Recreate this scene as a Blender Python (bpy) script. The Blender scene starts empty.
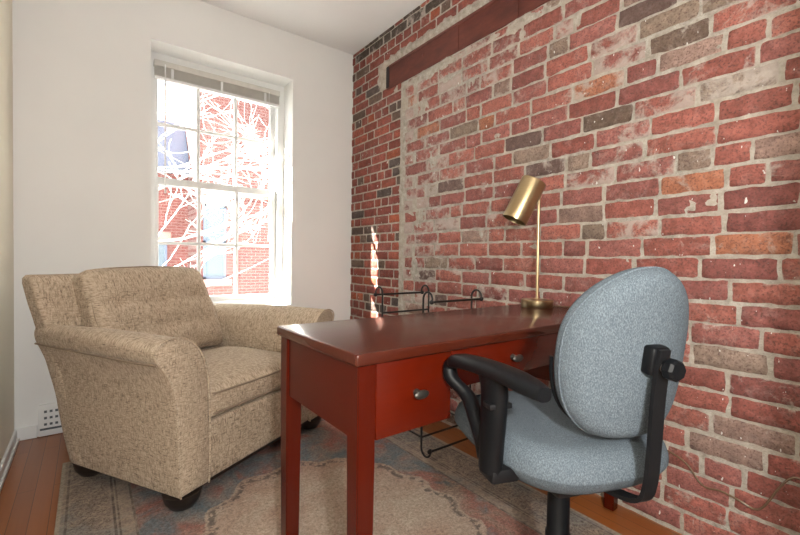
import bpy, bmesh, math, random
from mathutils import Vector, Matrix, noise
from math import sin, cos, pi, radians as RAD

SC = bpy.context.scene
COL = SC.collection
random.seed(7)

# ------------------------------------------------------------------ node helpers
class NT:
    def __init__(s, name):
        s.m = bpy.data.materials.new(name); s.m.use_nodes = True
        s.t = s.m.node_tree; s.t.nodes.clear()
        s.out = s.t.nodes.new('ShaderNodeOutputMaterial')
    def n(s, typ, **kw):
        nd = s.t.nodes.new('ShaderNode' + typ)
        for k, v in kw.items():
            if k.startswith('_'): setattr(nd, k[1:], v)
            else: s.set(nd, k.replace('__', ' '), v)
        return nd
    def set(s, nd, key, v):
        sock = nd.inputs[int(key[1:])] if key[0] == 'i' and key[1:].isdigit() else nd.inputs[key]
        if isinstance(v, bpy.types.NodeSocket): s.t.links.new(v, sock)
        elif isinstance(v, (tuple, list)) and len(v) == 3 and sock.type == 'RGBA': sock.default_value = (*v, 1)
        else: sock.default_value = v
    def coords(s, kind='Object', scale=(1, 1, 1), rot=(0, 0, 0), loc=(0, 0, 0)):
        tc = s.n('TexCoord')
        mp = s.n('Mapping', Vector=tc.outputs[kind], Scale=scale, Rotation=rot, Location=loc)
        return mp.outputs[0]
    def noise(s, vec, scale, detail=4, rough=.55, dist=0):
        return s.n('TexNoise', Vector=vec, Scale=scale, Detail=detail, Roughness=rough, Distortion=dist).outputs['Fac']
    def ramp(s, fac, stops, interp='LINEAR'):
        r = s.n('ValToRGB', Fac=fac); cr = r.color_ramp; cr.interpolation = interp
        while len(cr.elements) < len(stops): cr.elements.new(.5)
        for e, (p, c) in zip(cr.elements, stops):
            e.position = p; e.color = (*c, 1) if isinstance(c, (tuple, list)) else (c, c, c, 1)
        return r.outputs['Color']
    def mix(s, fac, a, b, blend='MIX'):
        m = s.n('Mix', _data_type='RGBA', _blend_type=blend)
        s.set(m, 'i0', fac)
        for i, v in ((6, a), (7, b)):
            if isinstance(v, bpy.types.NodeSocket): s.t.links.new(v, m.inputs[i])
            else: m.inputs[i].default_value = (*v, 1)
        return m.outputs[2]
    def math(s, op, a, b=0.0, c=0.0):
        m = s.n('Math', _operation=op)
        s.set(m, 'i0', a); s.set(m, 'i1', b)
        if op in ('SMOOTH_MIN', 'MULTIPLY_ADD', 'COMPARE'): s.set(m, 'i2', c)
        return m.outputs[0]
    def bump(s, h, strength=.3, dist=.01):
        return s.n('Bump', Height=h, Strength=strength, Distance=dist).outputs[0]
    def bsdf(s, color, rough=.6, metal=0., normal=None, coat=0., spec=.5, sheen=0.):
        b = s.n('BsdfPrincipled')
        s.set(b, 'Base Color', color); s.set(b, 'Roughness', rough); s.set(b, 'Metallic', metal)
        s.set(b, 'Coat Weight', coat); s.set(b, 'Specular IOR Level', spec); s.set(b, 'Sheen Weight', sheen)
        if coat: s.set(b, 'Coat Roughness', .12)
        if normal is not None: s.set(b, 'Normal', normal)
        s.t.links.new(b.outputs[0], s.out.inputs[0]); return s.m

def mat_paint(name, col, rough=.75, bump=.04):
    t = NT(name); v = t.coords()
    n = t.noise(v, 3, 3); c = t.mix(n, tuple(x * .96 for x in col), tuple(min(1, x * 1.03) for x in col))
    return t.bsdf(c, rough, normal=t.bump(t.noise(v, 160, 2), bump, .003), spec=.3)

def mat_plain(name, col, rough=.5, metal=0., coat=0., spec=.5):
    t = NT(name); v = t.coords()
    n = t.noise(v, 22, 3)
    c = t.mix(n, tuple(x * .88 for x in col), tuple(min(1, x * 1.1) for x in col))
    return t.bsdf(c, rough, metal, coat=coat, spec=spec)

def mat_wood(name, dark, light, rough=.3, coat=.5, axis=0):
    t = NT(name)
    sc = [14, 14, 14]; sc[axis] = 1.2
    v = t.coords(scale=sc)
    n = t.noise(v, 2.2, 6, .6, .6)
    f = t.noise(v, 14, 3)
    c = t.mix(t.ramp(n, [(.2, .25), (.8, .75)]), dark, light)
    c = t.mix(t.math('MULTIPLY', f, .08), c, tuple(x * .5 for x in dark))
    return t.bsdf(c, rough, normal=t.bump(f, .03, .002), coat=coat, spec=.36)

def mat_tweed(name):
    t = NT(name)
    nn = t.n('SeparateXYZ', Vector=t.n('TexCoord').outputs['Normal'])
    hi, lo = 205, 46; w = None
    for k in range(3):
        sc = [lo, lo, lo]; sc[k] = hi
        a = t.noise(t.coords(scale=sc, loc=(k * 3.1, k, 0)), 1, 3, .7)
        away = t.math('SUBTRACT', 1., t.math('POWER', t.math('ABSOLUTE', nn.outputs[k]), 2.))
        a = t.math('MULTIPLY', a, t.math('ADD', .35, t.math('MULTIPLY', away, .65)))
        w = a if w is None else t.math('MAXIMUM', w, a)
    g = t.noise(t.coords(), 330, 2, .6)
    w = t.math('ADD', w, t.math('MULTIPLY', t.math('SUBTRACT', g, .5), .16))
    col = t.ramp(w, [(.41, (.57, .46, .345)), (.53, (.43, .335, .24)), (.67, (.17, .125, .087))])
    return t.bsdf(col, .95, normal=t.bump(w, -.4, .004), spec=.12, sheen=.1)

def mat_office(name):
    t = NT(name)
    v = t.coords(scale=(520, 520, 260)); n = t.noise(v, 1, 2, .6)
    m = t.noise(t.coords(), 14, 3)
    f = t.math('ADD', n, t.math('MULTIPLY', t.math('SUBTRACT', m, .5), .06))
    col = t.ramp(f, [(.32, (.062, .076, .090)), (.5, (.092, .112, .131)), (.70, (.148, .174, .196))])
    return t.bsdf(col, .95, normal=t.bump(n, .3, .002), spec=.12)

MORTAR = (.40, .365, .315)
def mat_mortar(name='mortar'):
    t = NT(name); v = t.coords()
    n = t.noise(v, 26, 5, .65); m = t.noise(v, 4, 3); g = t.noise(v, 160, 2)
    c = t.mix(t.ramp(n, [(.3, 0.), (.68, 1.)]), (.25, .22, .18), (.49, .45, .395))
    c = t.mix(t.ramp(g, [(.55, 0.), (.72, .6)]), c, (.22, .19, .165))
    c = t.mix(t.ramp(m, [(.45, 0.), (.7, .5)]), c, (.44, .37, .30))
    h = t.math('ADD', n, t.math('MULTIPLY', g, .35))
    return t.bsdf(c, .95, normal=t.bump(h, 1., .010), spec=.15)

def mat_brick(name='brick'):
    t = NT(name); v = t.coords()
    at = t.n('Attribute', _attribute_name='tint'); tint = at.outputs['Color']; smear = at.outputs['Alpha']
    n1 = t.noise(v, 34, 5, .65); n2 = t.noise(v, 150, 3, .6); n3 = t.noise(v, 11, 5, .7, .4)
    c = t.mix(t.ramp(n1, [(.3, 0.), (.7, 1.)]), t.mix(1., tint, (.56, .55, .55), 'MULTIPLY'), t.mix(1., tint, (1.08, 1.07, 1.07), 'MULTIPLY'))
    veil = t.noise(v, 19, 6, .75, .8)
    c = t.mix(t.math('MULTIPLY', t.ramp(veil, [(.50, 0.), (.68, 1.)]), t.math('MULTIPLY', smear, .75)), c, (.40, .33, .30))
    c = t.mix(t.math('MULTIPLY', t.ramp(n2, [(.50, 0.), (.68, 1.)]), .75), c, (.085, .045, .04))
    # dried mortar smeared over the face
    mask = t.ramp(t.math('ADD', n3, t.math('MULTIPLY', t.math('SUBTRACT', smear, .5), .42)), [(.52, 0.), (.64, 1.)])
    mcol = t.mix(n1, (.36, .30, .26), (.54, .48, .43))
    c = t.mix(t.math('MULTIPLY', mask, .72), c, mcol)
    # flecks of white paint
    fl = t.noise(t.coords(scale=(1, 1.6, .8)), 42, 2, .5)
    c = t.mix(t.ramp(fl, [(.722, 0.), (.74, 1.)]), c, (.72, .70, .66))
    h = t.math('ADD', t.math('ADD', n1, t.math('MULTIPLY', n2, .4)), t.math('MULTIPLY', mask, .4))
    return t.bsdf(c, .9, normal=t.bump(h, .9, .008), spec=.2)

def mat_floor(name='oak_floor'):
    t = NT(name)
    v = t.coords(rot=(0, 0, pi / 2))
    b = t.n('TexBrick', Vector=v, Scale=1.0, Color1=(.25, .075, .016), Color2=(.33, .105, .024), Mortar=(.07, .025, .01))
    b.inputs['Mortar Size'].default_value = .0012; b.inputs['Brick Width'].default_value = .9; b.inputs['Row Height'].default_value = .058
    b.inputs['Bias'].default_value = 0
    g = t.noise(t.coords(scale=(30, 1.5, 1)), 2, 5, .6)
    c = t.mix(t.math('MULTIPLY', g, .55), b.outputs['Color'], (.16, .05, .015))
    return t.bsdf(c, .32, normal=t.bump(b.outputs['Fac'], -.15, .002), coat=.25)

def mat_rug(name='rug_pile', cx=.705, cy=1.2315, hx=.80, hy=1.2115):
    t = NT(name); v = t.coords()
    sx = t.n('SeparateXYZ', Vector=v)
    ax = t.math('ABSOLUTE', sx.outputs[0]); ay = t.math('ABSOLUTE', sx.outputs[1])
    ex = t.math('SUBTRACT', hx, ax); ey = t.math('SUBTRACT', hy, ay)
    e = t.math('MINIMUM', ex, ey)                      # distance to the rug edge
    blot = t.noise(v, 3.2, 5, .6, .5); blot2 = t.noise(t.coords(loc=(4, 2, 0)), 4.5, 5, .62, .6)
    fine = t.noise(v, 90, 4, .7); mid = t.noise(v, 26, 4, .65)
    cr = t.ramp(t.noise(v, 55, 3, .6, 1.2), [(.42, 1.), (.5, 0.), (.58, 1.)])   # worn scroll lines
    field = t.ramp(blot, [(.34, (.15, .20, .225)), (.45, (.31, .27, .24)), (.54, (.38, .175, .14)), (.66, (.40, .30, .235))])
    field = t.mix(t.ramp(blot2, [(.5, 0.), (.6, .85)]), field, (.165, .215, .235))
    field = t.mix(t.math('MULTIPLY', t.math('SUBTRACT', 1., cr), .6), field, (.13, .10, .085))
    # medallion
    ang = t.math('ARCTAN2', sx.outputs[1], sx.outputs[0])
    rr = t.math('SQRT', t.math('ADD', t.math('POWER', t.math('DIVIDE', ax, .47), 2.), t.math('POWER', t.math('DIVIDE', ay, .60), 2.)))
    lobes = t.math('MULTIPLY', t.math('SINE', t.math('MULTIPLY', ang, 16.)), .035)
    rl = t.math('ADD', t.math('ADD', rr, lobes), t.math('MULTIPLY', t.math('SUBTRACT', mid, .5), .08))
    med = t.ramp(rl, [(.0, 1.), (.985, 1.), (1.0, 0.)])
    medline = t.ramp(rl, [(.90, 0.), (.925, 1.), (.955, 1.), (.985, 0.)])
    cream = t.mix(t.ramp(blot2, [(.4, 0.), (.65, 1.)]), (.52, .43, .34), (.44, .31, .24))
    cream = t.mix(t.math('MULTIPLY', t.math('SUBTRACT', 1., cr), .45), cream, (.2, .14, .11))
    c = t.mix(med, field, cream)
    dots = t.ramp(t.noise(v, 38, 2), [(.45, 0.), (.52, 1.)])
    c = t.mix(t.math('MULTIPLY', t.math('MULTIPLY', medline, dots), .75), c, (.10, .085, .08))
    # border bands
    band = t.ramp(e, [(.0, 1.), (.235, 1.), (.238, 0.)])
    bcol = t.mix(t.ramp(mid, [(.4, 0.), (.6, 1.)]), (.40, .32, .245), (.31, .245, .20))
    bcol = t.mix(t.ramp(blot, [(.48, 0.), (.6, .6)]), bcol, (.25, .26, .25))
    vor = t.n('TexVoronoi', Vector=v, Scale=26., _feature='DISTANCE_TO_EDGE').outputs['Distance']
    mo = t.noise(v, 42, 3, .6, 1.6)
    motif = t.math('MULTIPLY', t.ramp(t.math('ABSOLUTE', t.math('SUBTRACT', mo, .5)), [(.015, 1.), (.06, 0.)]), t.ramp(fine, [(.35, .3), (.6, 1.)]))
    wide = t.math('MULTIPLY', t.ramp(e, [(.035, 0.), (.045, 1.), (.155, 1.), (.165, 0.)]), motif)
    bcol = t.mix(t.math('MULTIPLY', wide, .72), bcol, (.085, .065, .06))
    lines = t.math('ADD', t.math('ADD', t.math('COMPARE', e, .03, .004), t.math('COMPARE', e, .172, .004)), t.math('ADD', t.math('COMPARE', e, .185, .003), t.math('COMPARE', e, .232, .004)))
    bcol = t.mix(t.math('MULTIPLY', lines, t.ramp(mid, [(.35, .15), (.6, .75)])), bcol, (.10, .08, .07))
    c = t.mix(band, c, bcol)
    c = t.mix(t.ramp(e, [(.0, 1.), (.012, 1.), (.016, 0.)]), c, (.42, .36, .28))
    c = t.mix(t.ramp(fine, [(.4, 0.), (.68, .75)]), c, t.mix(1., c, (.5, .47, .45), 'MULTIPLY'))
    st = t.noise(t.coords(scale=(1, 1, 1)), 300, 2)
    return t.bsdf(c, .97, normal=t.bump(t.math('ADD', st, fine), .35, .003), spec=.1)

def mat_glass(name='window_glass'):
    t = NT(name)
    tr = t.n('BsdfTransparent', Color=(.97, .98, .98)); gl = t.n('BsdfGlossy', Color=(1., 1., 1.), Roughness=.02)
    fr = t.n('Fresnel', IOR=1.45)
    m = t.n('MixShader', i0=t.math('MULTIPLY', fr.outputs[0], .6), i1=tr.outputs[0], i2=gl.outputs[0])
    du = t.n('BsdfTranslucent', Color=(1., .98, .95))        # added veil: puts flare haze over the view into the glass
    d = t.noise(t.coords(), 3, 3)
    m2 = t.n('MixShader', i0=t.math('ADD', .004, t.math('MULTIPLY', d, .006)), i1=m.outputs[0], i2=du.outputs[0])
    t.t.links.new(m2.outputs[0], t.out.inputs[0]); return t.m

def mat_facade(name, c1, c2, mor):
    t = NT(name)
    v = t.coords(rot=(pi / 2, 0, 0))
    b = t.n('TexBrick', Vector=v, Scale=1.0, Color1=c1, Color2=c2, Mortar=mor)
    b.inputs['Mortar Size'].default_value = .008; b.inputs['Brick Width'].default_value = .21; b.inputs['Row Height'].default_value = .07
    n = t.noise(t.coords(), 2.5, 4)
    c = t.mix(t.math('MULTIPLY', n, .4), b.outputs['Color'], tuple(x * .6 for x in c1))
    return t.bsdf(c, .9, normal=t.bump(b.outputs['Fac'], -.3, .01), spec=.2)

def mat_brass(name='brushed_brass'):
    t = NT(name)
    n = t.noise(t.coords(scale=(1, 1, 260)), 2, 2)
    c = t.mix(n, (.40, .30, .165), (.54, .42, .25))
    return t.bsdf(c, t.math('ADD', .26, t.math('MULTIPLY', n, .1)), 1., spec=.5)

M = dict(
    wall=mat_paint('cream_wall_paint', (.865, .86, .835)), ceiling=mat_paint('white_ceiling_paint', (.92, .918, .905)),
    trim=mat_paint('white_trim_paint', (.82, .82, .80), .4), mortar=mat_mortar(), brick=mat_brick(), floor=mat_floor(),
    steel=None, pocket_dark=mat_plain('pocket_shade_black', (.02, .018, .017), .9), wall_left=mat_paint('warm_cream_wall_paint', (.84, .80, .68)), rug=mat_rug(), tweed=mat_tweed('tan_tweed'), office=mat_office('blue_grey_weave'),
    cherry=mat_wood('cherry_veneer', (.066, .0044, .0008), (.104, .0080, .0012), .26, .05, 0),
    cherry_top=mat_wood('cherry_top_veneer', (.044, .007, .003), (.070, .0125, .005), .24, .35, 0),
    cherry_z=mat_wood('cherry_leg_shaded', (.048, .0036, .0008), (.078, .0064, .0012), .26, .05, 2),  # darker copy of the cherry: shade on the legs put into the colour
    cherry_y=mat_wood('cherry_end_shaded', (.048, .0036, .0008), (.078, .0064, .0012), .26, .05, 1),  # same darkened cherry, shade on the end panels included in the colour
    darkwood=mat_plain('dark_stained_wood', (.018, .011, .008), .4), black=mat_plain('black_plastic', (.0035, .004, .005), .45, 0, 0, .2),
    blackmetal=mat_plain('black_painted_steel', (.006, .006, .007), .5, 0, 0, .25), iron=mat_plain('wrought_iron', (.015, .013, .012), .5, .3),
    brass=mat_brass(), pewter=mat_plain('aged_pewter', (.10, .09, .08), .42, .85), chrome=mat_plain('dull_steel', (.5, .5, .5), .3, .9),
    glass=mat_glass(), blind=mat_plain('blind_vinyl', (.62, .60, .55), .5), cordmat=mat_plain('brown_cord_jacket', (.16, .10, .06), .22, 0, .6),
    slot=mat_plain('vent_shadow_gap', (.10, .11, .12), .7), white_in=mat_plain('white_enamel', (.8, .78, .72), .4),
    facadeA=mat_facade('red_facade_brick', (.165, .058, .048), (.135, .046, .04), (.20, .14, .125)),
    facadeB=mat_facade('dark_red_facade_brick', (.19, .058, .05), (.155, .05, .042), (.23, .165, .145)),
    slate=mat_plain('blue_grey_slate', (.11, .14, .20), .6), stone=mat_plain('brownstone', (.42, .20, .16), .8),
    pane_far=mat_plain('dark_far_glass', (.10, .13, .15), .12), bark=mat_plain('pale_bark', (.80, .76, .70), .8),
    ground=mat_plain('bounce_yard', (.55, .56, .57), .9), hallwall=mat_paint('hall_paint', (.22, .21, .20)),
    welt=mat_plain('dark_tan_piping', (.25, .185, .13), .9), bulb=mat_plain('lamp_bulb_glass', (.8, .8, .78), .3),
)
def mat_rust():
    t = NT('red_oxide_steel'); v = t.coords(scale=(1, .35, 1))
    n = t.noise(v, 18, 5, .7); m = t.noise(v, 70, 3)
    c = t.mix(t.ramp(n, [(.35, 0.), (.7, 1.)]), (.070, .018, .012), (.125, .032, .021))
    c = t.mix(t.ramp(m, [(.62, 0.), (.8, .6)]), c, (.05, .018, .014))
    return t.bsdf(c, .62, normal=t.bump(n, .25, .004), spec=.3)
M['steel'] = mat_rust()

# ------------------------------------------------------------------ object helpers
def link(o, parent=None):
    COL.objects.link(o)
    if parent is not None: o.parent = parent
    return o
def tag(o, label=None, cat=None, group=None, kind=None):
    if label: o['label'] = label
    if cat: o['category'] = cat
    if group: o['group'] = group
    if kind: o['kind'] = kind
    return o
def empty(name, loc=(0, 0, 0), rz=0., label=None, cat=None, group=None, kind=None):
    o = bpy.data.objects.new(name, None); o.location = loc; o.rotation_euler = (0, 0, rz); o.empty_display_size = .1
    link(o); return tag(o, label, cat, group, kind)
def from_bm(name, bm, mats, parent=None, smooth=True, angle=35):
    me = bpy.data.meshes.new(name)
    bmesh.ops.recalc_face_normals(bm, faces=bm.faces)
    bm.to_mesh(me); bm.free()
    for m in (mats if isinstance(mats, (list, tuple)) else [mats]): me.materials.append(m)
    if smooth:
        me.polygons.foreach_set('use_smooth', [True] * len(me.polygons))
        try: me.set_sharp_from_angle(angle=RAD(angle))
        except Exception: pass
    return link(bpy.data.objects.new(name, me), parent)
def from_py(name, verts, faces, mats, parent=None, smooth=True):
    me = bpy.data.meshes.new(name); me.from_pydata(verts, [], faces); me.update()
    for m in (mats if isinstance(mats, (list, tuple)) else [mats]): me.materials.append(m)
    if smooth: me.polygons.foreach_set('use_smooth', [True] * len(me.polygons))
    return link(bpy.data.objects.new(name, me), parent)
def box(bm, lo, hi, bev=0., seg=2, mat=0):
    c = [(a + b) / 2 for a, b in zip(lo, hi)]; d = [b - a for a, b in zip(lo, hi)]
    r = bmesh.ops.create_cube(bm, size=1.0, matrix=Matrix.Translation(c) @ Matrix.Diagonal((*d, 1)))
    fs = {f for v in r['verts'] for f in v.link_faces}
    for f in fs: f.material_index = mat
    if bev > 0:
        es = list({e for v in r['verts'] for e in v.link_edges})
        bmesh.ops.bevel(bm, geom=es, offset=bev, segments=seg, profile=.5, affect='EDGES')
def xform(bm, mat, start=0):
    bm.verts.ensure_lookup_table()
    for v in list(bm.verts)[start:]: v.co = mat @ v.co
def tube(bm, pts, r, seg=8, closed=False, cap=True, mat=0):
    pts = [Vector(p) for p in pts]; n = len(pts)
    rs = r if isinstance(r, (list, tuple)) else [r] * n
    rings = []; up = None
    for i, p in enumerate(pts):
        if closed: t = pts[(i + 1) % n] - pts[i - 1]
        else: t = pts[min(i + 1, n - 1)] - pts[max(i - 1, 0)]
        t.normalize()
        if up is None: up = t.orthogonal().normalized()
        up = (up - t * up.dot(t))
        if up.length < 1e-6: up = t.orthogonal()
        up.normalize(); b = t.cross(up)
        rings.append([bm.verts.new(p + (up * cos(2 * pi * k / seg) + b * sin(2 * pi * k / seg)) * rs[i]) for k in range(seg)])
    m = n if closed else n - 1
    for i in range(m):
        A, B = rings[i], rings[(i + 1) % n]
        for k in range(seg):
            f = bm.faces.new((A[k], A[(k + 1) % seg], B[(k + 1) % seg], B[k])); f.material_index = mat
    if cap and not closed:
        for R_ in (rings[0], rings[-1]):
            f = bm.faces.new(R_); f.material_index = mat
def lathe(bm, prof, seg=32, center=(0, 0, 0), mat=0, cap=True):
    rings = []
    for r, z in prof:
        rings.append([bm.verts.new((center[0] + r * cos(2 * pi * k / seg), center[1] + r * sin(2 * pi * k / seg), center[2] + z)) for k in range(seg)])
    for A, B in zip(rings, rings[1:]):
        for k in range(seg):
            f = bm.faces.new((A[k], A[(k + 1) % seg], B[(k + 1) % seg], B[k])); f.material_index = mat
    if cap:
        for R_ in (rings[0], rings[-1]):
            f = bm.faces.new(R_); f.material_index = mat
def ball(bm, c, r, seg=12, sc=(1, 1, 1)):
    bmesh.ops.create_uvsphere(bm, u_segments=seg, v_segments=max(6, seg // 2), radius=r, matrix=Matrix.Translation(c) @ Matrix.Diagonal((*sc, 1)))
def loft(bm, rings, cap=True, closed=True):
    R_ = [[bm.verts.new(p) for p in ring] for ring in rings]
    n = len(R_[0])
    for A, B in zip(R_, R_[1:]):
        for k in range(n if closed else n - 1):
            bm.faces.new((A[k], A[(k + 1) % n], B[(k + 1) % n], B[k]))
    if cap: bm.faces.new(R_[0]); bm.faces.new(R_[-1])
    return R_
def smooth_path(pts, n=8, closed=False):
    P = [Vector(p) for p in pts]; out = []; m = len(P)
    for i in range(m if closed else m - 1):
        g = lambda j: P[j % m] if closed else P[max(0, min(m - 1, j))]
        p0, p1, p2, p3 = g(i - 1), g(i), g(i + 1), g(i + 2)
        for k in range(n):
            t = k / n
            out.append(.5 * ((2 * p1) + (p2 - p0) * t + (2 * p0 - 5 * p1 + 4 * p2 - p3) * t * t + (3 * p1 - p0 - 3 * p2 + p3) * t ** 3))
    if not closed: out.append(P[-1])
    return out
def rbox(bm, dims, r, n=10, fn=None, mtx=Matrix.Identity(4)):
    """rounded cushion block: cube surface grid pushed to a rounded box, then shaped by fn(p, s) with s in -1..1"""
    hx, hy, hz = (d / 2 for d in dims); seen = {}
    def vert(s):
        key = tuple(round(c, 5) for c in s)
        if key in seen: return seen[key]
        p = Vector((s[0] * hx, s[1] * hy, s[2] * hz))
        q = Vector((max(-hx + r, min(hx - r, p.x)), max(-hy + r, min(hy - r, p.y)), max(-hz + r, min(hz - r, p.z))))
        d = p - q
        if d.length > 1e-9: p = q + d.normalized() * r
        if fn: p = fn(p, s)
        seen[key] = bm.verts.new(mtx @ p); return seen[key]
    # spacing denser near the borders
    ts = [math.sin((i / n * 2 - 1) * pi / 2) for i in range(n + 1)]
    for ax in range(3):
        for sg in (-1, 1):
            for i in range(n):
                for j in range(n):
                    qd = []
                    for a, b in ((ts[i], ts[j]), (ts[i + 1], ts[j]), (ts[i + 1], ts[j + 1]), (ts[i], ts[j + 1])):
                        s = [0, 0, 0]; s[ax] = sg; s[(ax + 1) % 3] = a; s[(ax + 2) % 3] = b
                        qd.append(vert(s))
                    if len(set(qd)) == 4:
                        try: bm.faces.new(qd)
                        except ValueError: pass
def sq2se(a, b, n):
    m = max(abs(a), abs(b))
    if m < 1e-6: return 1.
    f = m / (abs(a) ** n + abs(b) ** n) ** (1 / n)
    return 1 - (1 - f) * m ** 1.5
def pad(bm, hx, hy, hz, r, nfun, fn, mtx, seg=72):
    """upholstered pad: superellipse plan hx by hy, thickness 2*hz with edges rounded by r"""
    prof = [(k / 7., -hz) for k in range(1, 7)]
    prof = [(0.0 + f * .92, z) for f, z in prof]
    rings_def = [('s', f, -hz) for f in (.12, .3, .5, .68, .82, .92)]
    rings_def += [('e', r * (1 - sin(a)), -hz + r * (1 - cos(a))) for a in [pi / 2 * k / 7 for k in range(0, 8)]]
    rings_def += [('e', 0., z) for z in ([-.5 * (hz - r), 0., .5 * (hz - r)] if hz - r > .004 else [0.])]
    rings_def += [('e', r * (1 - sin(a)), hz - r * (1 - cos(a))) for a in [pi / 2 * k / 7 for k in range(7, -1, -1)]]
    rings_def += [('s', f, hz) for f in (.92, .82, .68, .5, .3, .12)]
    rings = []
    for kind, q, z in rings_def:
        ring = []
        for k in range(seg):
            a = 2 * pi * (k + .5) / seg; c, s_ = cos(a), sin(a); n = nfun(s_)
            rad = 1 / (abs(c) ** n + abs(s_) ** n) ** (1 / n)
            bx, by = hx * c * rad, hy * s_ * rad; l = math.hypot(bx, by)
            if kind == 'e': f = 1 - q / l
            else: f = q * (1 - r / l) / .97
            p = Vector((bx * f, by * f, z)); ring.append(bm.verts.new(mtx @ fn(p, (bx * f / hx, by * f / hy, z / hz))))
        rings.append(ring)
    for A, B in zip(rings, rings[1:]):
        for k in range(seg): bm.faces.new((A[k], A[(k + 1) % seg], B[(k + 1) % seg], B[k]))
    bm.faces.new(rings[0]); bm.faces.new(rings[-1])
def struct(name, bm, m, parent=None, label=None, smooth=False):
    o = from_bm(name, bm, m, parent, smooth=smooth)
    if parent is None: o['kind'] = 'structure'
    if label: o['label'] = label
    return o

# ------------------------------------------------------------------ room shell (metres; the lens stands at x=0, y=0, z=0.97)
XB, XL, YW, ZC = 1.692, -.306, 2.9, 2.60
YF, YR = -.10, -2.2                       # near wall with the doorway, rear of the hall
WT = .428                                 # masonry thickness at the window
WX0, WX1, WZ0, WZ1 = .303, 1.193, .628, 2.272
WZX = 2.185                               # underside of the outside lintel

bm = bmesh.new(); box(bm, (XL - .12, YR - .1, -.12), (XB + .25, YW + WT, 0)); struct('floor', bm, M['floor'], label='glossy orange brown wooden plank floor')
bm = bmesh.new(); box(bm, (XL - .12, YR - .1, ZC), (XB + .25, YW + WT, ZC + .12)); struct('ceiling', bm, M['ceiling'], label='plain white ceiling')
bm = bmesh.new(); box(bm, (XL - .12, YR, 0), (XL, YW, ZC)); struct('wall_left', bm, M['wall_left'], label='cream painted wall along the left edge')
bm = bmesh.new()
box(bm, (XL - .12, YW, 0), (WX0, YW + WT, ZC)); box(bm, (WX1, YW, 0), (XB + .25, YW + WT, ZC))
box(bm, (WX0, YW, 0), (WX1, YW + WT, WZ0)); box(bm, (WX0, YW, WZ1), (WX1, YW + .30, ZC)); box(bm, (WX0, YW + .30, WZX), (WX1, YW + WT, ZC))
struct('wall_back', bm, M['wall'], label='cream painted wall holding the bright window')
# near wall with doorway and the hall behind the camera
DX = .672
bm = bmesh.new()
box(bm, (DX, YF - .12, 0), (XB, YF, ZC))
struct('wall_front', bm, M['wall'], label='near wall with open doorway')
bm = bmesh.new(); box(bm, (XL, YR - .1, 0), (XB, YR, ZC)); struct('wall_rear', bm, M['hallwall'])
bm = bmesh.new(); box(bm, (XB, YR - .1, 0), (XB + .2, YF - .12, ZC)); struct('wall_hall', bm, M['hallwall'])

# ---- brick wall
rb = random.Random(11)
SEAM0, SEAM1 = 2.205, 2.250
BM0, BM1 = 2.166, 2.332                   # steel beam bottom and top
BEAMY = 2.415                             # its far end
XM = XB + .004
def fbm(y, z, s): return noise.fractal(Vector((y * s, z * s, 3.1)), 1.0, 2.0, 4)
verts, faces = [], []
dy = .02; y0w, y1w = YF - .02, YW + .02
ny, nz = int((y1w - y0w) / dy) + 1, int(ZC / dy) + 1
for j in range(nz + 1):
    for i in range(ny + 1):
        y, z = y0w + i * dy, j * dy
        x = XM - (.0035 if y < SEAM0 else .0015) * fbm(y, z, 9) - .002 * fbm(y, z, 30)
        verts.append((x, y, min(z, ZC + .02)))
W_ = ny + 1
for j in range(nz):
    for i in range(ny): faces.append((j * W_ + i, j * W_ + i + 1, (j + 1) * W_ + i + 1, (j + 1) * W_ + i))
nm = len(faces)
b0 = len(verts)
for p in ((XB + .03, y0w, -.02), (XB + .2, y0w, -.02), (XB + .2, y1w, -.02), (XB + .03, y1w, -.02), (XB + .03, y0w, ZC + .02), (XB + .2, y0w, ZC + .02), (XB + .2, y1w, ZC + .02), (XB + .03, y1w, ZC + .02)): verts.append(p)
for f in ((0, 1, 2, 3), (4, 5, 6, 7), (0, 1, 5, 4), (1, 2, 6, 5), (2, 3, 7, 6), (3, 0, 4, 7)): faces.append(tuple(b0 + k for k in f))
nm = len(faces)
tints = [(.4, .36, .31, .5)] * len(verts)
RED = [(.30, .082, .060), (.27, .074, .056), (.33, .096, .070), (.25, .068, .054), (.31, .10, .078), (.35, .10, .066)]
INF = [(.36, .125, .098), (.32, .108, .086), (.39, .14, .108), (.29, .105, .09), (.34, .13, .11)]
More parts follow.
